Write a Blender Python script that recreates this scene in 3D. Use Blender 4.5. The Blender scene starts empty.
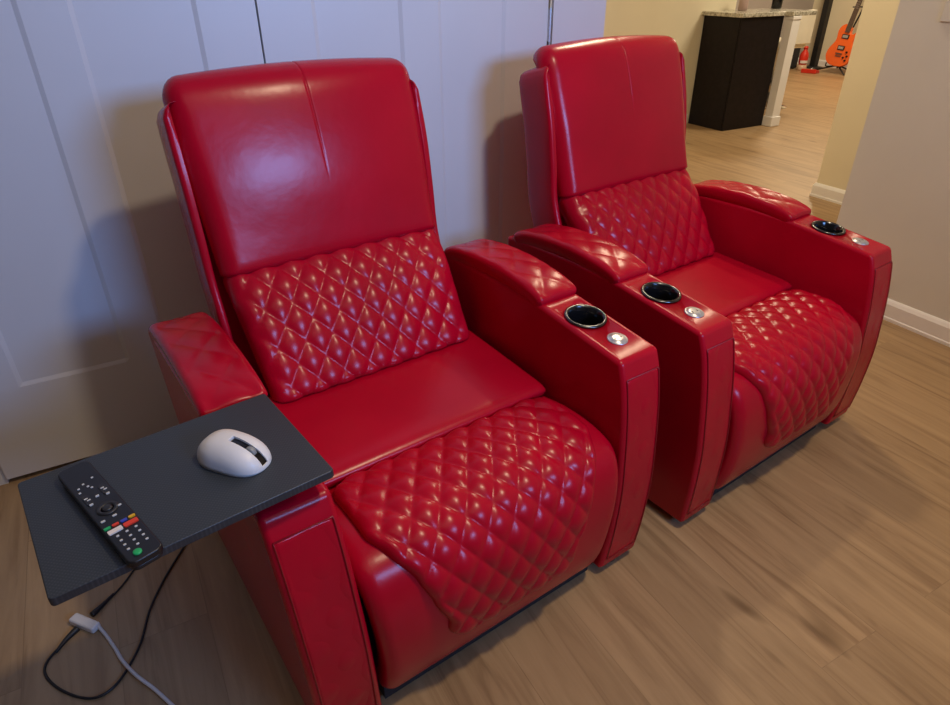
import bpy, bmesh, math, random
from mathutils import Vector, Matrix
random.seed(7)
D = bpy.data; col = bpy.context.scene.collection; scn = bpy.context.scene
PI = math.pi

# ------------------------------------------------------------------ camera, world, lamps, exposure
cam = D.objects.new('camera', D.cameras.new('camera')); col.objects.link(cam)
cam.data.sensor_width = 36.0; cam.data.lens = 652.99 / 950 * 36; cam.data.clip_start = 0.02
CY, CP, CR = math.radians(-35.405), math.radians(30.465), math.radians(-0.321)
fwd = Vector((-math.sin(CY)*math.cos(CP), math.cos(CY)*math.cos(CP), -math.sin(CP)))
rt = Vector((math.cos(CY), math.sin(CY), 0)); up = rt.cross(fwd)
r2 = rt*math.cos(CR) + up*math.sin(CR); u2 = -rt*math.sin(CR) + up*math.cos(CR)
m = Matrix((r2, u2, -fwd)).transposed().to_4x4(); m.translation = (-0.572, -0.743, 1.259)
cam.matrix_world = m
scn.camera = cam
scn.view_settings.view_transform = 'Standard'; scn.view_settings.look = 'None'
scn.view_settings.gamma = 1.0; scn.view_settings.use_curve_mapping = False
scn.view_settings.exposure = 0.13

WY = math.radians(-6.449)          # the room is turned a little against the chairs
def W(u, v, z=0): return Vector((u*math.cos(WY) - v*math.sin(WY), u*math.sin(WY) + v*math.cos(WY), z))

wd = D.worlds.new('world'); scn.world = wd; wd.use_nodes = True
wd.node_tree.nodes['Background'].inputs[0].default_value = (0.9, 0.8, 0.7, 1)
wd.node_tree.nodes['Background'].inputs[1].default_value = 0.008

def area(name, loc, target, sx, sy, power, color, shape='RECTANGLE'):
    l = D.lights.new(name, 'AREA'); l.shape = shape; l.size = sx
    if shape in ('RECTANGLE', 'ELLIPSE'): l.size_y = sy
    l.energy = power; l.color = color
    o = D.objects.new(name, l); col.objects.link(o); o.location = loc
    o.rotation_euler = (Vector(target) - Vector(loc)).to_track_quat('-Z', 'Y').to_euler(); return o
WARM = (1.0, 0.79, 0.53)
area('room_downlight', (0.5, -0.66, 2.55), (0.5, -0.66, 0), 0.16, 0, 21, WARM, 'DISK')
area('ambient_fill', (-0.4, -1.2, 2.58), (-0.4, -1.2, 0), 1.6, 1.6, 5.5, (1.0, 0.80, 0.62))  # added soft fill without a fixture, lifts the ambient level in the shadows
tv = area('television_glow', (0.52, -2.55, 1.85), (0.2, 1.2, 1.40), 1.0, 0.5, 16, (0.20, 0.43, 1.0)); tv.data.spread = math.radians(85)
area('hall_downlight', (2.1, 1.32, 2.55), (2.1, 1.32, 0), 0.16, 0, 18, WARM, 'DISK')
area('hall_downlight', (2.75, 1.9, 2.55), (2.75, 1.9, 0), 0.2, 0, 13, WARM, 'DISK')
area('kitchen_downlight', tuple(W(5.3, 2.3, 2.55)), tuple(W(5.3, 2.3, 0)), 1.0, 0, 42, (1.0, 0.84, 0.60), 'DISK')
area('far_room_downlight', tuple(W(7.2, 4.4, 2.55)), tuple(W(7.2, 4.4, 0)), 0.5, 0, 60, (1.0, 0.78, 0.52), 'DISK')

# ------------------------------------------------------------------ helpers
def tag(o, label=None, cat=None, group=None, kind=None):
    if label: o['label'] = label
    if cat: o['category'] = cat
    if group: o['group'] = group
    if kind: o['kind'] = kind
    return o
def empty(name, loc=(0, 0, 0), rz=0):
    o = D.objects.new(name, None); o.empty_display_size = 0.05
    col.objects.link(o); o.location = loc; o.rotation_euler = (0, 0, rz); return o
def link(name, me, mat, parent=None, smooth=True):
    o = D.objects.new(name, me); col.objects.link(o)
    if mat: me.materials.append(mat)
    if smooth:
        for p in me.polygons: p.use_smooth = True
    if parent: o.parent = parent
    return o
def obj(name, bm, mat, parent=None, smooth=False):
    me = D.meshes.new(name); bmesh.ops.recalc_face_normals(bm, faces=bm.faces); bm.to_mesh(me); bm.free()
    return link(name, me, mat, parent, smooth)
def bevel(o, w, seg=3, ang=35, harden=True):
    for p in o.data.polygons: p.use_smooth = True
    b = o.modifiers.new('bevel', 'BEVEL'); b.width = w; b.segments = seg
    b.limit_method = 'ANGLE'; b.angle_limit = math.radians(ang); b.harden_normals = harden
    return o
def box(bm, x0, x1, y0, y1, z0, z1):
    vs = [bm.verts.new((x, y, z)) for x in (x0, x1) for y in (y0, y1) for z in (z0, z1)]
    for f in ((0,1,3,2), (4,6,7,5), (0,4,5,1), (2,3,7,6), (0,2,6,4), (1,5,7,3)): bm.faces.new([vs[i] for i in f])
def BX(*a):
    bm = bmesh.new(); box(bm, *a); return bm
def catmull(pts, n=14):
    P = [Vector(p) for p in pts]; P = [2*P[0]-P[1]] + P + [2*P[-1]-P[-2]]; out = []
    for i in range(1, len(P)-2):
        a, b, c, d = P[i-1:i+3]
        for k in range(n):
            t = k/n
            out.append(0.5*((2*b) + (c-a)*t + (2*a-5*b+4*c-d)*t*t + (3*b-a-3*c+d)*t**3))
    out.append(P[-2]); return out
def tube(bm, pts, r, n=8, closed=False, smoothpath=True, rad=None):
    P = catmull(pts) if smoothpath and len(pts) > 2 and not closed else [Vector(p) for p in pts]
    N = len(P); rings = []; prev = None
    for i in range(N):
        a = P[(i-1) % N] if (closed or i) else P[i]; b = P[(i+1) % N] if (closed or i < N-1) else P[i]
        t = (b-a).normalized()
        if prev is None: prev = t.orthogonal().normalized()
        prev = (prev - t*prev.dot(t)).normalized(); q = t.cross(prev)
        rr = rad(i/(N-1)) if rad else r
        rings.append([bm.verts.new(P[i] + rr*(prev*math.cos(2*PI*k/n) + q*math.sin(2*PI*k/n))) for k in range(n)])
    for i in range(N if closed else N-1):
        A, B = rings[i], rings[(i+1) % N]
        for k in range(n): bm.faces.new((A[k], A[(k+1) % n], B[(k+1) % n], B[k]))
    if not closed: bm.faces.new(rings[0][::-1]); bm.faces.new(rings[-1])
def lathe(bm, prof, c=(0, 0, 0), n=32, cap=True):
    R = []
    for r, z in prof: R.append([bm.verts.new((c[0]+r*math.cos(2*PI*k/n), c[1]+r*math.sin(2*PI*k/n), c[2]+z)) for k in range(n)])
    for A, B in zip(R, R[1:]):
        for k in range(n): bm.faces.new((A[k], A[(k+1) % n], B[(k+1) % n], B[k]))
    if cap: bm.faces.new(R[0][::-1]); bm.faces.new(R[-1])
def prism(bm, pts, z0, z1, f=None):
    f = f or (lambda x, y, z: (x, y, z))
    A = [bm.verts.new(f(x, y, z0)) for x, y in pts]; B = [bm.verts.new(f(x, y, z1)) for x, y in pts]
    n = len(pts)
    for k in range(n): bm.faces.new((A[k], A[(k+1) % n], B[(k+1) % n], B[k]))
    bm.faces.new(A[::-1]); bm.faces.new(B)
def rrect(x0, x1, y0, y1, r, n=5):
    out = []
    for cx, cy, a in ((x1-r, y1-r, 0), (x0+r, y1-r, 90), (x0+r, y0+r, 180), (x1-r, y0+r, 270)):
        for k in range(n+1):
            t = math.radians(a + 90*k/n); out.append((cx + r*math.cos(t), cy + r*math.sin(t)))
    return out
def lerp_table(T):
    def f(x):
        if x <= T[0][0]: return T[0][1]
        for (a, b), (c, d) in zip(T, T[1:]):
            if x <= c:
                t = (x-a)/(c-a); t = t*t*(3-2*t)*0.35 + t*0.65
                return b + (d-b)*t
        return T[-1][1]
    return f

# ------------------------------------------------------------------ materials
def mat(name, color=(0.5, 0.5, 0.5), rough=0.5, metal=0.0, coat=0.0, spec=0.5, noise=None, bump=None, emit=None):
    """noise=(scale, amount) varies the colour; bump=[(scale, strength, distance)...] noise bumps"""
    M = D.materials.new(name); M.use_nodes = True; nt = M.node_tree; N = nt.nodes; L = nt.links
    b = N['Principled BSDF']; b.inputs['Base Color'].default_value = (*color, 1)
    b.inputs['Roughness'].default_value = rough; b.inputs['Metallic'].default_value = metal
    b.inputs['Coat Weight'].default_value = coat; b.inputs['Specular IOR Level'].default_value = spec
    tc = N.new('ShaderNodeTexCoord')
    if noise:
        n = N.new('ShaderNodeTexNoise'); n.inputs['Scale'].default_value = noise[0]; n.inputs['Detail'].default_value = 4
        L.new(tc.outputs['Object'], n.inputs['Vector'])
        r = N.new('ShaderNodeValToRGB'); a = noise[1]
        r.color_ramp.elements[0].position = 0.3; r.color_ramp.elements[1].position = 0.7
        r.color_ramp.elements[0].color = (*[c*(1-a) for c in color], 1)
        r.color_ramp.elements[1].color = (*[min(1, c*(1+a)) for c in color], 1)
        L.new(n.outputs['Fac'], r.inputs['Fac']); L.new(r.outputs['Color'], b.inputs['Base Color'])
    last = None
    for sc, st, di in (bump or []):
        n = N.new('ShaderNodeTexNoise'); n.inputs['Scale'].default_value = sc; n.inputs['Detail'].default_value = 3
        L.new(tc.outputs['Object'], n.inputs['Vector'])
        q = N.new('ShaderNodeBump'); q.inputs['Strength'].default_value = st; q.inputs['Distance'].default_value = di
        L.new(n.outputs['Fac'], q.inputs['Height'])
        if last: L.new(last.outputs['Normal'], q.inputs['Normal'])
        last = q
    if last: L.new(last.outputs['Normal'], b.inputs['Normal'])
    if emit:
        b.inputs['Emission Color'].default_value = (*emit[0], 1); b.inputs['Emission Strength'].default_value = emit[1]
    return M
LEATHER = mat('red_leather', (0.44, 0.0015, 0.017), 0.27, 0, 0.0, 0.30, noise=(5, 0.10), bump=[(14, 0.25, 0.004), (420, 0.12, 0.0006)])
PIPING = mat('red_piping', (0.30, 0.004, 0.014), 0.4, noise=(30, 0.1))
UNDER = mat('black_underside_cloth', (0.02, 0.02, 0.024), 0.9, noise=(80, 0.3))
BLACKPL = mat('black_gloss_plastic', (0.006, 0.006, 0.007), 0.14, noise=(20, 0.1))
RIM = mat('dark_chrome', (0.10, 0.105, 0.11), 0.22, 1.0, noise=(20, 0.1))
SILVER = mat('brushed_silver', (0.62, 0.63, 0.64), 0.33, 0.75, noise=(90, 0.15))
CHROME = mat('chrome', (0.75, 0.75, 0.76), 0.12, 1.0, noise=(9, 0.05))
WALL = mat('wall_paint_grey', (0.70, 0.69, 0.64), 0.75, noise=(3, 0.03), bump=[(160, 0.15, 0.001)])
CREAM = mat('wall_paint_cream', (0.80, 0.74, 0.56), 0.8, noise=(3, 0.03), bump=[(160, 0.15, 0.001)])
CEIL = mat('ceiling_paint', (0.72, 0.70, 0.67), 0.9, noise=(4, 0.03))
DOORW = mat('white_door_paint', (0.66, 0.66, 0.67), 0.42, noise=(4, 0.02), bump=[(30, 0.06, 0.001)])
TRIM = mat('white_trim_paint', (0.86, 0.86, 0.86), 0.4, noise=(4, 0.02))
ESPRESSO = mat('espresso_cabinet', (0.010, 0.007, 0.008), 0.5, spec=0.2, noise=(30, 0.3))
WHITEPL = mat('white_matte_plastic', (0.74, 0.73, 0.71), 0.42, noise=(20, 0.02))
CREAMLEATHER = mat('cream_leather', (0.90, 0.86, 0.72), 0.4, noise=(9, 0.04), bump=[(60, 0.1, 0.001)])
RUBBER = mat('black_rubber', (0.012, 0.012, 0.013), 0.45, noise=(30, 0.1))
ORANGE = mat('orange_lacquer', (0.85, 0.13, 0.01), 0.2, coat=0.6, noise=(6, 0.08))
REDP = mat('red_plastic', (0.62, 0.03, 0.015), 0.35, noise=(12, 0.08))
FRET = mat('dark_fretboard', (0.09, 0.06, 0.045), 0.5, noise=(40, 0.2))
def flat(n, c, r=0.4): return mat(n, c, r, noise=(40, 0.03))

def granite():
    M = mat('granite', (0.5, 0.48, 0.4), 0.18); nt = M.node_tree; N = nt.nodes; L = nt.links
    v = N.new('ShaderNodeTexVoronoi'); v.inputs['Scale'].default_value = 60
    n = N.new('ShaderNodeTexNoise'); n.inputs['Scale'].default_value = 25; n.inputs['Detail'].default_value = 8
    tc = N.new('ShaderNodeTexCoord'); r = N.new('ShaderNodeValToRGB'); mx = N.new('ShaderNodeMix'); mx.data_type = 'FLOAT'
    mx.inputs[0].default_value = 0.6
    L.new(tc.outputs['Object'], v.inputs['Vector']); L.new(tc.outputs['Object'], n.inputs['Vector'])
    L.new(v.outputs['Distance'], mx.inputs[2]); L.new(n.outputs['Fac'], mx.inputs[3]); L.new(mx.outputs[0], r.inputs['Fac'])
    e = r.color_ramp.elements; e[0].position = 0.3; e[0].color = (0.16, 0.14, 0.10, 1); e[1].position = 0.62; e[1].color = (0.62, 0.60, 0.50, 1)
    L.new(r.outputs['Color'], N['Principled BSDF'].inputs['Base Color']); return M
GRANITE = granite()

def oak():
    M = D.materials.new('oak_planks'); M.use_nodes = True; nt = M.node_tree; N = nt.nodes; L = nt.links
    b = N['Principled BSDF']; tc = N.new('ShaderNodeTexCoord')
    mp = N.new('ShaderNodeMapping'); mp.inputs['Rotation'].default_value = (0, 0, PI/2); mp.inputs['Location'].default_value = (0.35, 0.18, 0)
    L.new(tc.outputs['Object'], mp.inputs['Vector'])
    br = N.new('ShaderNodeTexBrick'); br.offset = 0.37; br.offset_frequency = 2
    br.inputs['Color1'].default_value = (0.0, 0.0, 0.0, 1); br.inputs['Color2'].default_value = (1, 1, 1, 1); br.inputs['Mortar'].default_value = (0.5, 0.5, 0.5, 1)
    br.inputs['Scale'].default_value = 1.0; br.inputs['Mortar Size'].default_value = 0.0010; br.inputs['Mortar Smooth'].default_value = 0.3
    br.inputs['Brick Width'].default_value = 1.22; br.inputs['Row Height'].default_value = 0.182
    L.new(mp.outputs['Vector'], br.inputs['Vector'])
    # grain stretched along the plank, shifted per plank
    st = N.new('ShaderNodeMapping'); st.inputs['Scale'].default_value = (1.3, 16, 1); L.new(mp.outputs['Vector'], st.inputs['Vector'])
    ad = N.new('ShaderNodeVectorMath'); ad.operation = 'MULTIPLY_ADD'; ad.inputs[1].default_value = (9, 31, 5)
    L.new(br.outputs['Color'], ad.inputs[0]); L.new(st.outputs['Vector'], ad.inputs[2])
    n1 = N.new('ShaderNodeTexNoise'); n1.inputs['Scale'].default_value = 1.4; n1.inputs['Detail'].default_value = 7; n1.inputs['Roughness'].default_value = 0.6; n1.inputs['Distortion'].default_value = 1.2
    L.new(ad.outputs['Vector'], n1.inputs['Vector'])
    r = N.new('ShaderNodeValToRGB'); e = r.color_ramp.elements
    e[0].position = 0.25; e[0].color = (0.225, 0.135, 0.067, 1); e[1].position = 0.72; e[1].color = (0.465, 0.315, 0.168, 1)
    k = e.new(0.48); k.color = (0.38, 0.25, 0.13, 1)
    L.new(n1.outputs['Fac'], r.inputs['Fac'])
    hs = N.new('ShaderNodeMix'); hs.data_type = 'RGBA'; hs.blend_type = 'MULTIPLY'; hs.inputs[0].default_value = 1
    r2_ = N.new('ShaderNodeValToRGB'); r2_.color_ramp.elements[0].color = (0.90, 0.89, 0.88, 1); r2_.color_ramp.elements[1].color = (1.05, 1.04, 1.03, 1)
    L.new(br.outputs['Color'], r2_.inputs['Fac']); L.new(r.outputs['Color'], hs.inputs[6]); L.new(r2_.outputs['Color'], hs.inputs[7])
    # knots
    kn = N.new('ShaderNodeTexNoise'); kn.inputs['Scale'].default_value = 2.3; kn.inputs['Detail'].default_value = 2
    s2 = N.new('ShaderNodeMapping'); s2.inputs['Scale'].default_value = (1.0, 4, 1); L.new(ad.outputs['Vector'], s2.inputs['Vector'])
    L.new(mp.outputs['Vector'], s2.inputs['Vector']); L.new(s2.outputs['Vector'], kn.inputs['Vector'])
    kr = N.new('ShaderNodeValToRGB'); kr.color_ramp.elements[0].position = 0.24; kr.color_ramp.elements[0].color = (0.35, 0.3, 0.25, 1); kr.color_ramp.elements[1].position = 0.33
    L.new(kn.outputs['Fac'], kr.inputs['Fac'])
    m2 = N.new('ShaderNodeMix'); m2.data_type = 'RGBA'; m2.blend_type = 'MULTIPLY'; m2.inputs[0].default_value = 1
    L.new(hs.outputs[2], m2.inputs[6]); L.new(kr.outputs['Color'], m2.inputs[7])
    m3 = N.new('ShaderNodeMix'); m3.data_type = 'RGBA'; m3.inputs[7].default_value = (0.12, 0.075, 0.04, 1)
    mm = N.new('ShaderNodeMath'); mm.operation = 'MULTIPLY'; mm.inputs[1].default_value = 0.3; L.new(br.outputs['Fac'], mm.inputs[0])
    L.new(mm.outputs[0], m3.inputs[0]); L.new(m2.outputs[2], m3.inputs[6]); L.new(m3.outputs[2], b.inputs['Base Color'])
    b.inputs['Roughness'].default_value = 0.42; b.inputs['Specular IOR Level'].default_value = 0.4
    bp = N.new('ShaderNodeBump'); bp.inputs['Strength'].default_value = 0.12; bp.inputs['Distance'].default_value = 0.002
    L.new(n1.outputs['Fac'], bp.inputs['Height']); L.new(bp.outputs['Normal'], b.inputs['Normal'])
    return M
OAK = oak()

def carbon():
    M = mat('carbon_weave', (0.03, 0.034, 0.04), 0.42); nt = M.node_tree; N = nt.nodes; L = nt.links; b = N['Principled BSDF']
    tc = N.new('ShaderNodeTexCoord')
    def wave(rot, sc):
        mp = N.new('ShaderNodeMapping'); mp.inputs['Rotation'].default_value = (0, 0, rot); L.new(tc.outputs['Object'], mp.inputs['Vector'])
        w = N.new('ShaderNodeTexWave'); w.inputs['Scale'].default_value = sc; w.inputs['Distortion'].default_value = 0; L.new(mp.outputs['Vector'], w.inputs['Vector']); return w
    a = wave(PI/4, 75); c = wave(-PI/4, 75)
    mx = N.new('ShaderNodeMath'); mx.operation = 'MULTIPLY'; L.new(a.outputs['Fac'], mx.inputs[0]); L.new(c.outputs['Fac'], mx.inputs[1])
    r = N.new('ShaderNodeValToRGB'); r.color_ramp.elements[0].color = (0.026, 0.031, 0.036, 1); r.color_ramp.elements[1].color = (0.050, 0.057, 0.064, 1)
    L.new(mx.outputs[0], r.inputs['Fac']); L.new(r.outputs['Color'], b.inputs['Base Color'])
    bp = N.new('ShaderNodeBump'); bp.inputs['Strength'].default_value = 0.10; bp.inputs['Distance'].default_value = 0.0004
    L.new(mx.outputs[0], bp.inputs['Height']); L.new(bp.outputs['Normal'], b.inputs['Normal']); return M
CARBON = carbon()

# ------------------------------------------------------------------ the room (built in its own axes, then turned)
def st(name, bm, m, parent=None, bev=0):
    o = obj(name, bm, m, parent)
    if parent is None: o.rotation_euler = (0, 0, WY); o['kind'] = 'structure'
    if bev: bevel(o, bev, 2)
    return o
U0, U1, V0, V1, H = -2.6, 9.1, -2.9, 6.25, 2.6
st('floor', BX(U0-.1, U1, V0-.1, V1, -0.1, 0), OAK)
st('ceiling', BX(U0-.1, U1, V0-.1, V1, H, H+.1), CEIL)
DARKW = mat('wall_paint_beige', (0.30, 0.28, 0.25), 0.8, noise=(3, 0.03))
st('wall_left', BX(U0-.1, U0, V0, 1.8, 0, H), DARKW)
st('wall_front', BX(U0-.1, U1, V0-.1, V0, 0, H), DARKW)
bm = bmesh.new()
box(bm, U0, 0.82+.003, 1.125, 1.2, 0, H); box(bm, U0, 0.823, 1.085, 1.125, 2.06, H); box(bm, U0, -0.962, 1.085, 1.125, 0, 2.06)
st('wall_back', bm, WALL)
st('wall_closet_end', BX(0.826, 1.03, 1.074, 3.8, 0, H), CREAM)
st('trim_1', BX(0.83, 1.034, 1.062, 1.076, 0, H), DOORW)
st('wall_kitchen', BX(1.03, 4.73, 3.8, 3.92, 0, H), CREAM)
st('wall_far_kitchen', BX(1.03, U1, 6.15, 6.25, 0, H), mat('wall_paint_taupe', (0.38, 0.35, 0.34), 0.8, noise=(3, 0.03)))
st('wall_far', BX(8.98, U1, V0, 6.15, 0, H), CREAM)
st('wall_right', BX(2.168, 2.285, V0, 0.795, 0, H), WALL)
st('wall_hall', BX(3.385, 3.52, V0, 1.727, 0, H), CREAM)
def baseboard(name, path, h=0.085, t=0.014):
    """stepped skirting board along a path of (u, v), room side on the right hand"""
    bm = bmesh.new(); prof = [(0, 0), (t+.003, 0), (t+.003, 0.012), (t, 0.016), (t, h-.018), (t*.55, h-.006), (0.003, h), (0, h)]
    n = len(path); rows = []
    for i, p in enumerate(path):
        P = Vector(p); d0 = (P-Vector(path[i-1])).normalized() if i else (Vector(path[1])-P).normalized()
        d1 = (Vector(path[i+1])-P).normalized() if i < n-1 else d0
        n0 = Vector((d0.y, -d0.x)); n1 = Vector((d1.y, -d1.x)); mm = (n0+n1); mm = mm/max(mm.dot(n0), 1e-6)
        rows.append([bm.verts.new((P.x+mm.x*o, P.y+mm.y*o, z)) for o, z in prof])
    for a, b in zip(rows, rows[1:]):
        for k in range(len(prof)): bm.faces.new((a[k], a[(k+1) % len(prof)], b[(k+1) % len(prof)], b[k]))
    bm.faces.new(rows[0]); bm.faces.new(rows[-1][::-1])
    st(name, bm, TRIM)
baseboard('baseboard_right', [(2.285, 0.3), (2.285, 0.795), (2.168, 0.795), (2.168, V0)][::-1] if False else [(2.168, V0), (2.168, 0.795), (2.285, 0.795), (2.285, V0)][::-1])
baseboard('baseboard_hall', [(3.52, V0), (3.52, 1.727), (3.385, 1.727), (3.385, V0)])
baseboard('baseboard_kitchen', [(1.03, 3.8), (4.33, 3.8)])
baseboard('baseboard_far', [(8.98, 6.15), (8.98, 0.0)])
baseboard('baseboard_far_kitchen', [(4.9, 6.15), (8.96, 6.15)])

# bifold closet doors, one recessed panel pair each
def door(n, u0, u1, p0, p1):
    bm = bmesh.new(); v, z0, z1 = 1.074, 0.020, 2.05; dv = 0.005; bw = 0.011
    rects = [(p0, p1, 0.295, 1.93)]
    us = [u0, p0, p0+bw, p1-bw, p1, u1]; zs = [z0, rects[0][2], rects[0][2]+bw, rects[0][3]-bw, rects[0][3], z1]
    def dep(i, j): return v + (dv if 1 < i < 4 and 1 < j < 4 else 0)
    G = [[bm.verts.new((us[i], v+dv if (i in (2, 3) and j in (2, 3)) else v, zs[j])) for j in range(6)] for i in range(6)]
    for i in range(5):
        for j in range(5): bm.faces.new((G[i][j], G[i+1][j], G[i+1][j+1], G[i][j+1]))
    B = {(i, j): bm.verts.new((us[i], v+0.035, zs[j])) for i in (0, 5) for j in (0, 5)}
    bm.faces.new((B[0, 0], B[0, 5], B[5, 5], B[5, 0]))
    bm.faces.new([G[i][0] for i in range(6)] + [B[5, 0], B[0, 0]]); bm.faces.new([G[i][5] for i in range(6)] + [B[5, 5], B[0, 5]])
    bm.faces.new([G[0][j] for j in range(6)] + [B[0, 5], B[0, 0]]); bm.faces.new([G[5][j] for j in range(6)] + [B[5, 5], B[5, 0]])
    return st('door_%d' % n, bm, DOORW)
door(1, -0.960, -0.5300, -0.846, -0.572)
door(2, -0.5300, -0.0675, -0.478, -0.206)
d3 = door(3, -0.0625, 0.3888, 0.075, 0.330)
d4 = door(4, 0.3888, 0.8185, 0.440, 0.665)
for z in (1.06, 1.8, 0.2):
    bm = bmesh.new(); box(bm, 0.8185, 0.828, 1.069, 1.0735, z, z+.09); tube(bm, [(0.8235, 1.068, z-.003), (0.8235, 1.068, z+.093)], 0.0045, 8)
    obj('hinge', bm, SILVER, d4)

# wall switch near the right edge
sw = obj('wall_switch', BX(2.161, 2.168, 0.50, 0.632, 1.092, 1.215), WALL); sw.rotation_euler = (0, 0, WY); bevel(sw, 0.002, 2)
tag(sw, 'grey switch plate high on the grey right-hand wall', 'light switch')
for v in (0.545, 0.588): bevel(obj('toggle', BX(2.155, 2.162, v-.008, v+.008, 1.135, 1.172), RUBBER if v < .56 else WALL, sw), 0.001)

# ------------------------------------------------------------------ cushions
def pad(name, prof, w, Tf, Tb, r, rc, parent, m=LEATHER, quilt=None, re=None, h=0.012, xc=0.0, puff=0.0, relief=None, cols=(-.006, -.003, -.0015, 0, .0015, .003, .006), n=16, xw=None, tilt=0.0):
    """closed cushion: front face follows the side profile (y, z); w(l) half width along it; edges sink by Tf over r"""
    P = [Vector((0, y, z)) for y, z in prof]; C = catmull(P, n)
    S = [0.0]
    for a, b in zip(C, C[1:]): S.append(S[-1] + (b-a).length)
    re = re or r; Ln = S[-1]; wf = w if callable(w) else (lambda l: w)
    def at(l):
        l = min(max(l, 0), Ln); i = 0
        lo, hi = 0, len(S)-1
        while hi-lo > 1:
            md = (lo+hi)//2
            if S[md] <= l: lo = md
            else: hi = md
        t = (l-S[lo])/max(S[hi]-S[lo], 1e-9); p = C[lo].lerp(C[hi], t)
        a = C[max(lo-2, 0)]; b = C[min(hi+2, len(C)-1)]; tg = (b-a).normalized()
        return p, Vector((0, tg.z, -tg.y))
    wm = max(wf(Ln*k/20) for k in range(21))
    def samples(half, r, extra=()):
        inner = half - r; ns = max(2, int(round(2*inner/h))); A = [-inner + 2*inner*k/ns for k in range(ns+1)]
        E = [half - r*(1-math.cos(t*PI/2/6)) if False else half - r*(1-math.sin(PI/2*(1-t/6)))*1.0 for t in range(6)]
        E = sorted(set(half - r*x for x in (0, 0.03, 0.12, 0.28, 0.5, 0.75)))
        return sorted(set([-e for e in E] + A + E + list(extra)))
    X = samples(wm, r, cols if relief else ()); Y = samples(Ln/2, re)
    bm = bmesh.new(); F = []; B = []
    for yl in Y:
        rf = []; rb = []
        for xs in X:
            l = yl + Ln/2; Wd = wf(l); x = xs/wm*Wd if not (relief and abs(xs) < .007) else xs; y = yl
            qx = abs(x)-(Wd-rc); qy = abs(y)-(Ln/2-rc)
            if qx > 0 and qy > 0:
                hy = math.hypot(qx, qy)
                if hy > rc:
                    mq = max(qx, qy); k = mq/hy
                    qx *= k; qy *= k; x = math.copysign(Wd-rc+qx, x); y = math.copysign(Ln/2-rc+qy, y); hy = mq
                an = (rc-hy)/((r+re)/2)
            else: an = min((rc-qx)/r, (rc-qy)/re)
            an = max(an, 0); a = an*min(r, re); g = math.sqrt(max(0, 1-(1-min(an, 1))**2))
            nf = Tf*(g-1) + puff*(1-min(1, abs(x)/Wd)**2)*(1-(2*y/Ln)**2)
            if quilt:
                qa, qb, A, ox, oy = quilt; p = (x-ox)/qa + (y-oy)/qb; q = (x-ox)/qa - (y-oy)/qb
                f = abs(math.sin(PI*p)*math.sin(PI*q))**0.5
                e = min(1, a/0.02); nf += A*(f-1)*e
            if relief: nf += relief(x, y+Ln/2)*min(1, a/.01)
            c, nn = at(y+Ln/2)
            rf.append(bm.verts.new(c + nn*nf + Vector((xc+x, 0, 0)))); rb.append(bm.verts.new(c + nn*(-Tf - Tb*g) + Vector((xc+x, 0, 0))))
        F.append(rf); B.append(rb)
    for i in range(len(Y)-1):
        for j in range(len(X)-1):
            bm.faces.new((F[i][j], F[i][j+1], F[i+1][j+1], F[i+1][j])); bm.faces.new((B[i][j], B[i+1][j], B[i+1][j+1], B[i][j+1]))
    bmesh.ops.remove_doubles(bm, verts=bm.verts, dist=0.00005)
    return obj(name, bm, m, parent, True)

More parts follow.
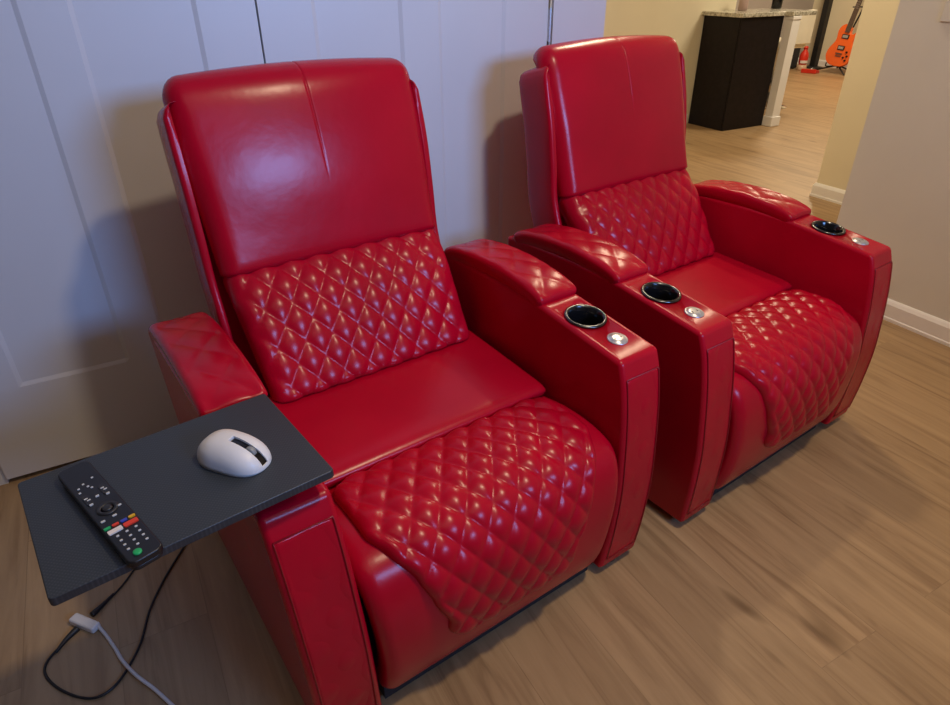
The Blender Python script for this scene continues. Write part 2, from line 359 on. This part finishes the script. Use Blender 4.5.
# ------------------------------------------------------------------ the recliner
WI, WO = 0.315, 0.430
def armx(z):      # inner and outer face of an armrest by height
    t = max(0, min(1, (z-0.02)/0.55)); t = t**0.8
    return 0.289 + (WI-0.289)*t, 0.411 + (WO-0.411)*t
FRONT = [(0.0, 0.573), (-0.018, 0.52), (-0.033, 0.44), (-0.044, 0.34), (-0.050, 0.25), (-0.047, 0.14), (-0.036, 0.022)]
def make_arm(root, s):
    TOP = [(0.68, 0.595), (0.56, 0.603), (0.40, 0.606), (0.245, 0.602)]
    fr = [(p.x, p.y) for p in catmull([(a, b, 0) for a, b in FRONT], 4)]
    ring = TOP + fr + [(0.66, 0.022)]
    bm = bmesh.new(); A = []; B = []
    for y, z in ring:
        a, b = armx(z); A.append(bm.verts.new((s*a, y, z))); B.append(bm.verts.new((s*b, y, z)))
    k = len(ring)
    for i in range(k): bm.faces.new((A[i], A[(i+1) % k], B[(i+1) % k], B[i]))
    bm.faces.new(A); bm.faces.new(B[::-1])
    arm = obj('armrest', bm, LEATHER, root)
    b = bevel(arm, 0.011, 4, 40)
    xm = s*(WI+WO)/2; yc, yb = 0.163, 0.065; zt = lambda y: 0.573 + (0.602-0.573)*y/0.248; sl = math.atan2(0.029, 0.248)
    # well of the cup holder is cut out of the arm
    cb = bmesh.new(); lathe(cb, [(0.0405, -0.09), (0.0405, 0.06)], (0, 0, 0), 40)
    cut = obj('cutter', cb, None); cut.location = (xm, yc, zt(yc)); cut.rotation_euler = (sl, 0, 0)
    bo = arm.modifiers.new('hole', 'BOOLEAN'); bo.operation = 'DIFFERENCE'; bo.object = cut; bo.solver = 'EXACT'
    bpy.context.view_layer.update(); dg = bpy.context.evaluated_depsgraph_get()
    me = D.meshes.new_from_object(arm.evaluated_get(dg)); me.name = 'armrest'; arm.modifiers.clear(); arm.data = me
    for p in me.polygons: p.use_smooth = True
    D.objects.remove(cut)
    # cup holder
    cb = bmesh.new()
    lathe(cb, [(0.0390, 0.0015), (0.0405, 0.0048), (0.0435, 0.0060), (0.0472, 0.0046), (0.0485, 0.0005), (0.0465, -0.001), (0.0402, -0.001), (0.0395, 0.0022)], n=48, cap=False)
    ring_ = obj('cup_holder', cb, RIM, arm, True); ring_.location = (xm, yc, zt(yc)); ring_.rotation_euler = (sl, 0, 0)
    wb = bmesh.new()
    lathe(wb, [(0.0398, 0.003), (0.0385, 0.002), (0.037, -0.03), (0.0355, -0.072), (0.030, -0.076), (0.0, -0.076)][:5], n=40, cap=False)
    bmesh.ops.contextual_create(wb, geom=[e for e in wb.edges if e.is_boundary and all(v.co.z < -0.07 for v in e.verts)])
    well = obj('cup_well', wb, BLACKPL, arm, True); well.location = (xm, yc, zt(yc)); well.rotation_euler = (sl, 0, 0)
    # control button
    bb = bmesh.new(); lathe(bb, [(0.0225, -0.001), (0.0225, 0.0016), (0.0205, 0.0030), (0.0185, 0.0024), (0.0180, 0.0036), (0.010, 0.0046), (0.001, 0.0048)], n=36)
    bt = obj('control_button', bb, SILVER, arm, True); bt.location = (xm, yb, zt(yb)); bt.rotation_euler = (sl, 0, 0)
    ib = bmesh.new()
    for dx in (-0.008, 0.008): prism(ib, [(dx-.002, -.003), (dx+.002, -.003), (dx, .003)], 0.0044, 0.0052)
    bi = obj('button_symbols', ib, RIM, arm); bi.location = bt.location; bi.rotation_euler = bt.rotation_euler
    # quilted pad on top
    pad('arm_pad', [(0.655, 0.612), (0.60, 0.632), (0.50, 0.644), (0.40, 0.645), (0.31, 0.636), (0.262, 0.624), (0.243, 0.611)], 0.0595, 0.014, 0.032, 0.014, 0.012, arm,
        quilt=(0.075, 0.105, 0.004, 0, 0.03), h=0.005, xc=xm, puff=0.003)
    # quilted front panel in its piped frame
    fp = [(y-0.0012, z) for y, z in FRONT[:]]; fp[0] = (-0.014, 0.535); fp[-1] = (-0.041, 0.055)
    cx = lambda z: (armx(z)[0]+armx(z)[1])/2
    o = pad('front_panel', fp, 0.0455, 0.0022, 0.004, 0.005, 0.01, arm, quilt=(0.075, 0.11, 0.005, 0.01, 0.0), h=0.006, xc=0)
    for v in o.data.vertices: v.co.x += s*cx(v.co.z)
    pb = bmesh.new()
    C = [Vector((0, y, z)) for y, z in fp]; C = catmull(C, 6); pts = []
    for c in C: pts.append((s*cx(c.z)+0.0475, c.y-0.0005, c.z))
    for c in C[::-1]: pts.append((s*cx(c.z)-0.0475, c.y-0.0005, c.z))
    tube(pb, pts, 0.0013, 6, closed=True)
    lip = [(s*armx(0.552)[0]-s*.001, 0.05, 0.556), (s*armx(0.552)[0]-s*.001, 0.0, 0.552), (s*(armx(.55)[0]+.012), -0.0085, 0.550), (s*(armx(.55)[1]-.012), -0.0085, 0.550), (s*armx(0.552)[1]+s*.001, 0.0, 0.552), (s*armx(0.552)[1]+s*.001, 0.05, 0.556)]
    obj('piping', pb, PIPING, arm, True)
    return arm

def make_chair(label):
    root = empty('recliner'); tag(root, label, 'recliner chair', 'red recliners')
    make_arm(root, 1); make_arm(root, -1)
    # back shell whose edges show as wings beside the head cushion
    groove = lambda x, l: -0.055*max(0, min(1, (0.277-abs(x))/0.005))
    pad('back_shell', [(0.703, 1.038), (0.692, 0.99), (0.666, 0.89), (0.648, 0.78), (0.634, 0.68), (0.600, 0.58), (0.575, 0.45), (0.56, 0.20)],
        lerp_table([(0, .293), (.1, .295), (.9, .292)]), 0.010, 0.114, 0.010, 0.034, root, h=0.02, relief=groove, cols=(-.279, -.2775, -.272, -.270, .270, .272, .2775, .279))
    seam = lambda x, l: -0.0022*math.exp(-(x/0.0016)**2)*max(0, min(1, (l-.02)/.02))*max(0.0, min(1, (0.34-l)/.12))
    pad('head_cushion', [(0.806, 1.024), (0.798, 1.056), (0.766, 1.073), (0.732, 1.067), (0.709, 1.041), (0.688, 0.982), (0.655, 0.88), (0.624, 0.775), (0.600, 0.705), (0.596, 0.686)],
        lerp_table([(0, .270), (.1, .283), (.2, .283), (.48, .272)]), 0.040, 0.03, 0.036, 0.022, root, re=0.022, h=0.014, xc=0.006, puff=0.024, relief=seam)
    pad('lumbar_cushion', [(0.645, 0.712), (0.612, 0.702), (0.576, 0.672), (0.536, 0.625), (0.492, 0.560), (0.452, 0.500), (0.430, 0.464), (0.432, 0.440)],
        lerp_table([(0, .268), (.1, .268), (.34, .257)]), 0.040, 0.05, 0.035, 0.015, root, xc=0.006, re=0.028, quilt=(0.0625, 0.088, 0.0085, 0.0, 0.0), h=0.0042, puff=0.012)
    pad('seat_cushion', [(0.50, 0.452), (0.40, 0.448), (0.28, 0.442), (0.205, 0.438), (0.180, 0.430), (0.172, 0.412)], 0.290, 0.02, 0.05, 0.02, 0.015, root, h=0.012, puff=0.004)
    # front bolster that the quilted flap lies on
    pad('footrest_base', [(0.22, 0.398), (0.12, 0.415), (0.03, 0.412), (-0.030, 0.388), (-0.060, 0.330), (-0.067, 0.24), (-0.056, 0.13), (-0.030, 0.045)],
        lerp_table([(0, .300), (.25, .303), (.5, .284)]), 0.024, 0.05, 0.028, 0.03, root, h=0.012, puff=0.004)
    pad('footrest_panel', [(0.186, 0.424), (0.150, 0.438), (0.08, 0.444), (0.01, 0.436), (-0.045, 0.404), (-0.079, 0.345), (-0.090, 0.27), (-0.087, 0.20), (-0.078, 0.150)],
        lerp_table([(0, .264), (.17, .262), (.23, .240), (.30, .208), (.37, .184), (.44, .156)]), 0.022, 0.012, 0.020, 0.05, root, quilt=(0.0595, 0.085, 0.0085, 0.0, 0.015), h=0.0042, puff=0.006)
    obj('seat_frame', BX(-0.285, 0.285, 0.02, 0.60, 0.05, 0.385), UNDER, root)
    bm = bmesh.new(); box(bm, -0.275, 0.275, -0.012, 0.60, 0.012, 0.05)
    obj('plinth', bm, UNDER, root)
    for s in (-1, 1):
        for y in (0.0, 0.60):
            bm = bmesh.new(); lathe(bm, [(0.022, 0.0), (0.024, 0.004), (0.024, 0.026)], (s*0.352, y, 0), 16); obj('foot', bm, RUBBER, root, True)
    return root
chair = make_chair('red leather recliner nearer the viewer, with the dark swivel tray over its left armrest')
def copy_tree(o, parent=None):
    c = o.copy(); col.objects.link(c)
    if parent:
        c.parent = parent
        c.matrix_parent_inverse = o.matrix_parent_inverse.copy()
    for ch in list(o.children): copy_tree(ch, c)
    return c
chair2 = copy_tree(chair); chair2['label'] = 'red leather recliner farther back, nearest the grey right-hand wall and hall opening'
chair2.location = (0.977, -0.012, 0); chair2.rotation_euler = (0, 0, math.radians(0.625))

# ------------------------------------------------------------------ swivel tray and the things on it
TA = math.radians(2.6); TZ = 0.628
tr = empty('tray_table', (-0.3705, 0.150, 0.0), 0)
tag(tr, 'dark carbon-patterned rectangular swivel tray over the left armrest of the nearer recliner', 'tray table')
def T(px, py): return (px, py)
tc_ = Vector((-0.503, 0.098)); cs, sn = math.cos(TA), math.sin(TA)
def tl(a, b): return (tc_.x + a*cs - b*sn - (-0.3705), tc_.y + a*sn + b*cs - 0.150)
bm = bmesh.new(); prism(bm, [tl(*p) for p in rrect(-0.186, 0.184, -0.129, 0.128, 0.006, 4)], TZ-0.014, TZ)
bevel(obj('tray_top', bm, CARBON, tr), 0.002, 2)
bm = bmesh.new(); lathe(bm, [(0.014, 0.53), (0.014, TZ-0.022), (0.032, TZ-0.021), (0.032, TZ-0.0138)], (-0.002, 0.011, 0), 24); obj('post', bm, RUBBER, tr, True)
bm = bmesh.new(); lathe(bm, [(0.034, 0.515), (0.0355, 0.55), (0.0355, 0.575)], (-0.002, 0.013, 0), 24); obj('cup_plug', bm, RUBBER, tr, True)

# remote
rm_a = Vector((-0.624, 0.189)); rm_b = Vector((-0.573, -0.053)); ax = (rm_b-rm_a).normalized(); Lr = (rm_b-rm_a).length
rem = empty('remote_control', (*((rm_a+rm_b)/2), TZ), math.atan2(ax.y, ax.x) + PI/2)   # local -y runs to the green button
tag(rem, 'long black TV remote with coloured buttons lying on the dark tray', 'remote control')
bm = bmesh.new(); hw = 0.0215
prism(bm, rrect(-hw+.002, hw-.002, -Lr/2, Lr/2, 0.009, 5), 0.0, 0.008); body = bevel(obj('body', bm, RUBBER, rem), 0.003, 3)
bm = bmesh.new(); prism(bm, rrect(-hw, hw, -Lr/2, Lr/2, 0.010, 5), 0.006, 0.0165); bevel(obj('face_plate', bm, mat('remote_face', (0.010, 0.010, 0.011), 0.35, noise=(30, .1)), rem), 0.0025, 3)
BW = flat('remote_white', (0.62, 0.62, 0.58)); BG = flat('remote_green', (0.02, 0.42, 0.12)); BR = flat('remote_red', (0.75, 0.05, 0.02))
BB = flat('remote_blue', (0.05, 0.07, 0.45)); BY = flat('remote_yellow', (0.75, 0.42, 0.02)); BK = flat('remote_key_black', (0.02, 0.02, 0.022)); WH = flat('remote_band_white', (0.80, 0.74, 0.70))
def key(name, x, y, a, b, m, h=0.0014, r=None):
    bm = bmesh.new(); r = r or min(a, b)*0.9
    prism(bm, rrect(x-a, x+a, y-b, y+b, r, 4), 0.0155, 0.0165+h); return obj(name, bm, m, rem)
hl = Lr/2
for x, y in ((-.012, .072), (-.004, .078), (.010, .084), (-.001, .069), (.002, .063), (-.014, .062)): key('button', x, y-.010, .0016, .0010, BW)
key('rocker', -.012, .030, .0042, .013, BK, r=.004); key('rocker', .012, .038, .0042, .013, BK, r=.004)
for x, y in ((-.013, .047), (-.011, .042), (.011, .054), (.013, .049), (-.012, .031), (.012, .038), (0, .043)): key('button', x, y-.014, .0024, .0009, BW, .0022)
bm = bmesh.new(); lathe(bm, [(0.0135, 0.0155), (0.0135, 0.0180), (0.0085, 0.0176), (0.008, 0.0165)], (0, -0.004, 0), 28); obj('direction_ring', bm, BK, rem, True)
bm = bmesh.new(); lathe(bm, [(0.0065, 0.0155), (0.0062, 0.0182), (0.003, 0.0186)], (0, -0.004, 0), 20); obj('select_button', bm, BK, rem, True)
for x, y in ((-.014, -.004), (.013, .012), (.001, -.003)): key('button', x, y-.022, .0028, .0012, BW)
for x, mm in ((-.0155, BG), (-.0052, BR), (.0052, BB), (.0155, BY)): key('colour_button', x, -.0435, .0042, .0020, mm, .0020)
key('app_button', -.0098, -.0540, .0088, .0038, WH, .002, .0015); key('app_button', .0098, -.0540, .0088, .0038, BR, .002, .0015)
for i in range(4):
    for j in range(3): key('button', -.0115+.0115*j, -.0655-.0105*i, .0018, .0011, BW)
bm = bmesh.new(); lathe(bm, [(0.0052, 0.0155), (0.0052, 0.0185), (0.004, 0.019)], (-.006, -.1100, 0), 22); obj('green_button', bm, BG, rem, True)

# mouse: superellipsoid shell with split buttons and a wheel
mouse = empty('computer_mouse', (-0.424, 0.087, TZ), math.radians(-57)); mouse.scale = (1.05, 1.05, 1.05)
tag(mouse, 'white wireless mouse with a black scroll wheel slot on the dark tray', 'mouse')
def mouse_pt(a, t):      # a: -1 back .. 1 front along x, t: angle across
    L = 0.055
    wv = 0.0335*(1-abs((a+0.10)/(1.10 if a > -0.1 else 0.90))**(3.6 if a > -0.1 else 2.6))**0.46
    hh = 0.0375*(1-abs((a+0.20)/(1.20 if a > -0.2 else 0.80))**2.3)**0.55
    c, s_ = math.cos(t), math.sin(t)
    return (a*L, math.copysign(abs(c)**0.75, c)*wv, 0.001 + hh*max(0, s_)**0.80)
bm = bmesh.new(); rows = []; NA, NT = 34, 28
for i in range(NA+1):
    a = -math.cos(PI*i/NA); a = max(-0.9985, min(0.9985, a))
    rows.append([bm.verts.new(mouse_pt(a, PI*k/NT)) for k in range(NT+1)])
for A, B in zip(rows, rows[1:]):
    for k in range(NT): bm.faces.new((A[k], A[k+1], B[k+1], B[k]))
    bm.faces.new((A[0], B[0], B[NT], A[NT]))
bm.faces.new(rows[0]); bm.faces.new(rows[-1][::-1])
bmesh.ops.remove_doubles(bm, verts=bm.verts, dist=0.00003)
shell = obj('shell', bm, WHITEPL, mouse, True)
cb = bmesh.new(); box(cb, 0.002, 0.07, -0.0055, 0.0055, 0.007, 0.06); cut = obj('cut', cb, None); cut.parent = mouse
bo = shell.modifiers.new('slot', 'BOOLEAN'); bo.operation = 'DIFFERENCE'; bo.object = cut; bo.solver = 'EXACT'
bpy.context.view_layer.update(); me = D.meshes.new_from_object(shell.evaluated_get(bpy.context.evaluated_depsgraph_get()))
shell.modifiers.clear(); shell.data = me; D.objects.remove(cut)
bm = bmesh.new(); pts = []
for i in range(18):
    a = 0.06 + 0.92*i/17; pts.append((a*0.055, mouse_pt(a, PI/2)[2]-0.0035))
A = [bm.verts.new((x, -0.0055, z)) for x, z in pts]; B = [bm.verts.new((x, 0.0055, z)) for x, z in pts]
A2 = [bm.verts.new((x, -0.0042, min(z-0.002, 0.007))) for x, z in pts]; B2 = [bm.verts.new((x, 0.0042, min(z-0.002, 0.007))) for x, z in pts]
for i in range(17):
    bm.faces.new((A[i], A[i+1], B[i+1], B[i])); bm.faces.new((A[i], A2[i], A2[i+1], A[i+1])); bm.faces.new((B[i], B[i+1], B2[i+1], B2[i])); bm.faces.new((A2[i], B2[i], B2[i+1], A2[i+1]))
bm.faces.new((A[0], B[0], B2[0], A2[0])); bm.faces.new((A[-1], A2[-1], B2[-1], B[-1]))
obj('wheel_slot', bm, BLACKPL, mouse)
bm = bmesh.new(); lathe(bm, [(0.008, -0.0035), (0.0088, -0.0025), (0.0088, 0.0025), (0.008, 0.0035)], (0, 0, 0), 26)
wl = obj('scroll_wheel', bm, flat('wheel_grey', (0.25, 0.26, 0.26)), mouse, True); wl.rotation_euler = (PI/2, 0, 0); wl.location = (0.032, 0, 0.0215)

# ------------------------------------------------------------------ cables on the floor
def cable(name, pts, r, m, label=None):
    bm = bmesh.new(); tube(bm, pts, r, 8); o = obj(name, bm, m, None, True)
    return o
FZ = 0.0035
bk = cable('usb_cable', [(x, y, FZ) for x, y in ((-0.30, 0.90), (-0.36, 0.82), (-0.434, 0.713), (-0.489, 0.646), (-0.556, 0.567), (-0.607, 0.491), (-0.645, 0.409), (-0.696, 0.347), (-0.736, 0.333), (-0.769, 0.354), (-0.802, 0.402), (-0.819, 0.449), (-0.813, 0.481), (-0.782, 0.508), (-0.745, 0.529))], 0.0028, RUBBER)
tag(bk, 'thin black cable lying in a wide loop on the floor below the tray', 'cable')
bm = bmesh.new(); tube(bm, [(-0.795, 0.495, 0.0045), (-0.770, 0.517, 0.006), (-0.748, 0.531, 0.007)], 0.006, 10, rad=lambda t: 0.0032+0.0042*t); obj('connector', bm, RUBBER, bk, True)
b2 = cable('charger_cable', [(x, y, FZ) for x, y in ((-0.33, 1.0), (-0.45, 0.84), (-0.54, 0.72), (-0.611, 0.638), (-0.652, 0.596), (-0.712, 0.553))], 0.0022, RUBBER)
tag(b2, 'thin straight black cable running from the white plug back towards the closet doors', 'cable')
bm = bmesh.new(); tube(bm, [(-0.665, 0.588, 0.0045), (-0.692, 0.567, 0.006), (-0.716, 0.551, 0.007)], 0.006, 10, rad=lambda t: 0.0028+0.0042*t); obj('connector', bm, RUBBER, b2, True)
wc = cable('white_cable', [(x, y, (0.010, 0.0045, 0.0048, 0.0075, 0.0112, 0.0075, 0.0048, 0.0045, 0.0045, 0.0045, 0.0045)[i]) for i, (x, y) in enumerate(((-0.712, 0.517), (-0.700, 0.478), (-0.690, 0.430), (-0.682, 0.385), (-0.666, 0.332), (-0.643, 0.282), (-0.623, 0.229), (-0.603, 0.173), (-0.575, 0.10), (-0.53, 0.0), (-0.50, -0.12)))], 0.0038, WHITEPL)
tag(wc, 'white cable with a chunky white plug on the floor in front of the black loop', 'cable')
bm = bmesh.new(); box(bm, -0.036, 0.036, -0.0115, 0.0115, 0.0, 0.018); pl = bevel(obj('plug', bm, WHITEPL, wc), 0.005, 3)
pl.location = (-0.732, 0.534, 0.0005); pl.rotation_euler = (0, 0, math.radians(-57))

# ------------------------------------------------------------------ kitchen peninsula
def place(o, u, v, z=0, rz=0): o.location = W(u, v, z); o.rotation_euler = (0, 0, WY+rz); return o
cabi = place(empty('kitchen_cabinet'), 4.356, 3.385)
tag(cabi, 'dark espresso kitchen peninsula cabinet under the granite counter', 'cabinet')
bevel(obj('body', BX(0.0, 0.498, 0.0, 0.40, 0.0, 0.90), ESPRESSO, cabi), 0.003, 2)
bevel(obj('side_panel', BX(-0.010, 0.0, 0.004, 0.40, 0.0, 0.90), ESPRESSO, cabi), 0.001, 1)
bevel(obj('back_panel', BX(-0.008, 0.499, -0.012, 0.0, 0.0, 0.90), ESPRESSO, cabi), 0.001, 1)
ct = place(empty('kitchen_counter'), 4.356, 3.385)
tag(ct, 'speckled granite counter slab on top of the dark kitchen cabinet', 'counter')
bm = bmesh.new(); prism(bm, [(-0.03, -0.03), (0.48, -0.03), (0.50, -0.10), (0.80, -0.10), (0.84, -0.07), (0.84, 0.413), (0.5, 0.413), (-0.03, 0.413)], 0.900, 0.932)
bevel(obj('slab', bm, GRANITE, ct), 0.004, 2)
po = place(empty('support_post'), 4.917, 3.330)
tag(po, 'white square post holding up the end of the granite counter', 'post')
bevel(obj('shaft', BX(-0.048, 0.05, -0.04, 0.04, 0.0, 0.899), TRIM, po), 0.003, 2)
bm = bmesh.new(); box(bm, -0.058, 0.060, -0.050, 0.050, 0.0, 0.085); bevel(obj('base_block', bm, TRIM, po), 0.006, 2)
bm = bmesh.new(); box(bm, -0.054, 0.056, -0.046, 0.046, 0.870, 0.899); bevel(obj('capital', bm, TRIM, po), 0.006, 2)
def jar(u, v, c, h, r, label, cat='jar'):
    j = place(empty('kitchen_jar'), u, v, 0.932); tag(j, label, cat)
    bm = bmesh.new(); lathe(bm, [(r*.85, 0), (r, .01), (r, h*.72), (r*.8, h*.8)], n=20); obj('body', bm, c, j, True)
    bm = bmesh.new(); lathe(bm, [(r*.82, h*.8), (r*.82, h*.97), (r*.7, h)], n=20); obj('lid', bm, SILVER, j, True)
jar(4.66, 3.66, flat('jar_mauve', (0.42, 0.30, 0.28)), 0.14, 0.04, 'mauve jar standing on the granite counter near the cream wall')
jar(5.14, 3.70, BLACKPL, 0.16, 0.045, 'black jar standing on the far end of the granite counter')

# bar stool beyond the post
bs = place(empty('bar_stool'), 5.68, 4.00, 0, 0); tag(bs, 'white padded bar stool on a chrome pedestal beside the white post', 'bar stool')
bm = bmesh.new(); lathe(bm, [(0.19, 0), (0.19, 0.008), (0.15, 0.020), (0.05, 0.032), (0.03, 0.05)], n=36); obj('base', bm, CHROME, bs, True)
bm = bmesh.new(); lathe(bm, [(0.026, 0.04), (0.026, 0.34), (0.017, 0.345), (0.017, 0.57)], n=20); obj('column', bm, CHROME, bs, True)
bm = bmesh.new(); prism(bm, rrect(-0.19, 0.19, -0.18, 0.18, 0.05, 5), 0.565, 0.635); bevel(obj('seat', bm, CREAMLEATHER, bs), 0.02, 4)
bm = bmesh.new()
prism(bm, rrect(-0.19, 0.19, -0.205, -0.15, 0.02, 4), 0.60, 0.90)
bevel(obj('backrest', bm, CREAMLEATHER, bs), 0.012, 3)

# ------------------------------------------------------------------ far room
sp = place(empty('speaker_box'), 8.28, 5.92, 0, 0); tag(sp, 'low black box standing on the floor against the far kitchen wall', 'speaker')
bevel(obj('cabinet', BX(-0.24, 0.17, -0.12, 0.2, 0.012, 0.345), flat('box_black', (0.02, 0.02, 0.022), 0.5), sp), 0.006, 2)
bm = bmesh.new(); box(bm, -0.22, 0.15, -0.128, -0.118, 0.03, 0.325); bevel(obj('grille', bm, UNDER, sp), 0.003, 1)
for a in (-0.2, 0.13):
    for b in (-0.09, 0.17): obj('foot', BX(a-.015, a+.015, b-.015, b+.015, 0, 0.014), RUBBER, sp)
cn = place(empty('red_canister'), 8.37, 5.66); tag(cn, 'small upright red canister beside the low black box', 'canister')
bm = bmesh.new(); lathe(bm, [(0.048, 0.07), (0.058, 0.10), (0.060, 0.18), (0.050, 0.22), (0.028, 0.255), (0.026, 0.275)], n=24); obj('body', bm, REDP, cn, True)
bm = bmesh.new(); lathe(bm, [(0.030, 0.272), (0.032, 0.295), (0.018, 0.31)], n=16); obj('cap', bm, REDP, cn, True)
bm = bmesh.new(); lathe(bm, [(0.06, 0.0), (0.066, 0.015), (0.058, 0.072)], n=24); obj('stand', bm, flat('canister_tan', (0.55, 0.38, 0.26)), cn, True)
bm = bmesh.new(); lathe(bm, [(0.0592, 0.095), (0.0605, 0.118), (0.0612, 0.130)], n=24, cap=False)
bmesh.ops.delete(bm, geom=[v for v in bm.verts if not (v.co.y < 0.01 and v.co.x < 0.03)], context='VERTS'); obj('white_label', bm, WHITEPL, cn, True)
fp_ = place(empty('floor_lamp'), 8.73, 5.74); tag(fp_, 'tall black floor lamp pole standing between the red canister and the orange guitar', 'floor lamp')
bm = bmesh.new(); prism(bm, rrect(-0.043, 0.043, -0.043, 0.043, 0.01, 3), 0.02, 1.75); obj('pole', bm, flat('pole_black', (0.012, 0.012, 0.013), 0.45), fp_)
bm = bmesh.new(); lathe(bm, [(0.13, 0), (0.13, 0.012), (0.07, 0.025)], n=30); obj('base', bm, RUBBER, fp_, True)
bm = bmesh.new(); lathe(bm, [(0.055, 1.74), (0.16, 1.78), (0.19, 1.86), (0.185, 1.865), (0.15, 1.79)], n=30, cap=False); obj('shade', bm, RUBBER, fp_, True)
pd = place(empty('red_box'), 8.24, 5.42, 0, 0.3); tag(pd, 'flat red box on the floor at the foot of the black pole', 'box')
bm = bmesh.new(); prism(bm, [(-0.075, 0), (0.075, 0), (0.075, 0.030), (-0.075, 0.055)], -0.10, 0.10, lambda x, y, z: (x, z, y)); bevel(obj('housing', bm, REDP, pd), 0.008, 2)
bm = bmesh.new(); lathe(bm, [(0.014, 0.03), (0.014, 0.052), (0.01, 0.055)], (0.03, 0, 0), 14); obj('switch', bm, SILVER, pd, True)

# guitar, leaning back in its stand; local x = across the body, z = up, front faces -y
gs = place(empty('guitar_stand'), 8.50, 5.225, 0, -PI/2); tag(gs, 'black tubular guitar stand on the floor under the orange guitar', 'guitar stand')
bm = bmesh.new()
for p in (((0, 0.02, 0.10), (-0.30, -0.02, 0.010)), ((0, 0.02, 0.10), (0.22, -0.12, 0.010)), ((0, 0.02, 0.10), (0.06, 0.28, 0.010))):
    tube(bm, p, 0.010, 8, smoothpath=False)
obj('tripod', bm, RUBBER, gs, True)
bm = bmesh.new(); tube(bm, [(0, 0.02, 0.06), (0, 0.10, 0.45), (0.07, 0.155, 0.80)], 0.011, 8); obj('upright', bm, RUBBER, gs, True)
bm = bmesh.new(); tube(bm, [(0.0, 0.03, 0.80), (0.025, 0.10, 0.80), (0.07, 0.14, 0.80), (0.115, 0.10, 0.80), (0.14, 0.03, 0.80)], 0.008, 8); obj('neck_yoke', bm, RUBBER, gs, True)
bm = bmesh.new(); tube(bm, [(-0.11, -0.075, 0.13), (-0.11, -0.07, 0.085), (-0.04, 0.02, 0.085), (0.04, 0.02, 0.085), (0.11, -0.07, 0.085), (0.11, -0.075, 0.13)], 0.008, 8); obj('cradle', bm, RUBBER, gs, True)
gu = place(empty('electric_guitar'), 8.50, 5.225, 0.0, -PI/2); tag(gu, 'orange electric guitar with a dark neck standing beside the cream wall', 'guitar')
gi = Matrix.Translation((0.025, -0.07, 0.096)) @ Matrix.Scale(1.15, 4) @ Matrix.Rotation(math.radians(-9), 4, 'X') @ Matrix.Rotation(math.radians(4), 4, 'Y')
def gobj(n, bm, m, parent=None, smooth=False):
    for v in bm.verts: v.co = gi @ v.co
    return obj(n, bm, m, parent or gu, smooth)
half = [(0.0, 0.0), (0.07, 0.006), (0.125, 0.035), (0.160, 0.09), (0.163, 0.14), (0.145, 0.19), (0.118, 0.235), (0.106, 0.275), (0.112, 0.32), (0.118, 0.36), (0.105, 0.405), (0.070, 0.435), (0.035, 0.440)]
left = catmull([(-x, z, 0) for x, z in half], 5)
right = catmull([(x, z, 0) for x, z in half[:9]] + [(0.128, 0.345, 0), (0.128, 0.368, 0), (0.112, 0.376, 0), (0.080, 0.352, 0), (0.050, 0.345, 0), (0.032, 0.365, 0), (0.030, 0.41, 0)], 5)
out = [(p.x, p.y) for p in left[::-1]] + [(p.x, p.y) for p in right[1:]]
bm = bmesh.new(); prism(bm, out, -0.022, 0.022, lambda x, y, z: (x, z, y)); gb = gobj('body', bm, ORANGE); bevel(gb, 0.006, 3)
bm = bmesh.new(); prism(bm, [(-0.028, 0.36), (0.028, 0.36), (0.022, 0.90), (-0.022, 0.90)], -0.036, -0.018, lambda x, y, z: (x, z, y)); nk = gobj('neck', bm, FRET)
for i in range(12):
    z = 0.90 - 0.62*(1-0.5**(i/12)); bm = bmesh.new(); box(bm, -0.023, 0.023, -0.038, -0.035, z-.001, z+.001); gobj('fret', bm, SILVER, nk)
bm = bmesh.new(); prism(bm, [(-0.022, 0.90), (0.022, 0.90), (0.042, 0.95), (0.036, 1.06), (0.0, 1.045), (-0.036, 1.06), (-0.042, 0.95)], -0.030, -0.014, lambda x, y, z: (x, z, y)); hd = gobj('headstock', bm, FRET)
for s in (-1, 1):
    for k in range(3):
        bm = bmesh.new(); box(bm, s*0.038-.006+s*.012, s*0.038+.006+s*.012, -0.028, -0.016, 0.955+.032*k-.006, 0.955+.032*k+.006); gobj('tuning_peg', bm, SILVER, hd)
for z in (0.315, 0.195):
    bm = bmesh.new(); box(bm, -0.043, 0.043, -0.029, -0.021, z-.023, z+.023); pk = gobj('pickup_frame', bm, BLACKPL)
    bm = bmesh.new(); box(bm, -0.032, 0.032, -0.034, -0.028, z-.014, z+.014); gobj('pickup', bm, SILVER, pk)
bm = bmesh.new(); box(bm, -0.04, 0.04, -0.032, -0.021, 0.128, 0.140); gobj('bridge', bm, FRET)
bm = bmesh.new(); box(bm, -0.035, 0.035, -0.030, -0.021, 0.103, 0.112); gobj('tailpiece', bm, FRET)
for x, z in ((0.09, 0.16), (0.11, 0.12), (0.07, 0.10), (0.105, 0.075)):
    bm = bmesh.new(); bmesh.ops.create_cone(bm, cap_ends=True, segments=14, radius1=0.012, radius2=0.010, depth=0.014, matrix=Matrix.Translation((x, -0.028, z)) @ Matrix.Rotation(PI/2, 4, 'X')); gobj('knob', bm, BLACKPL)
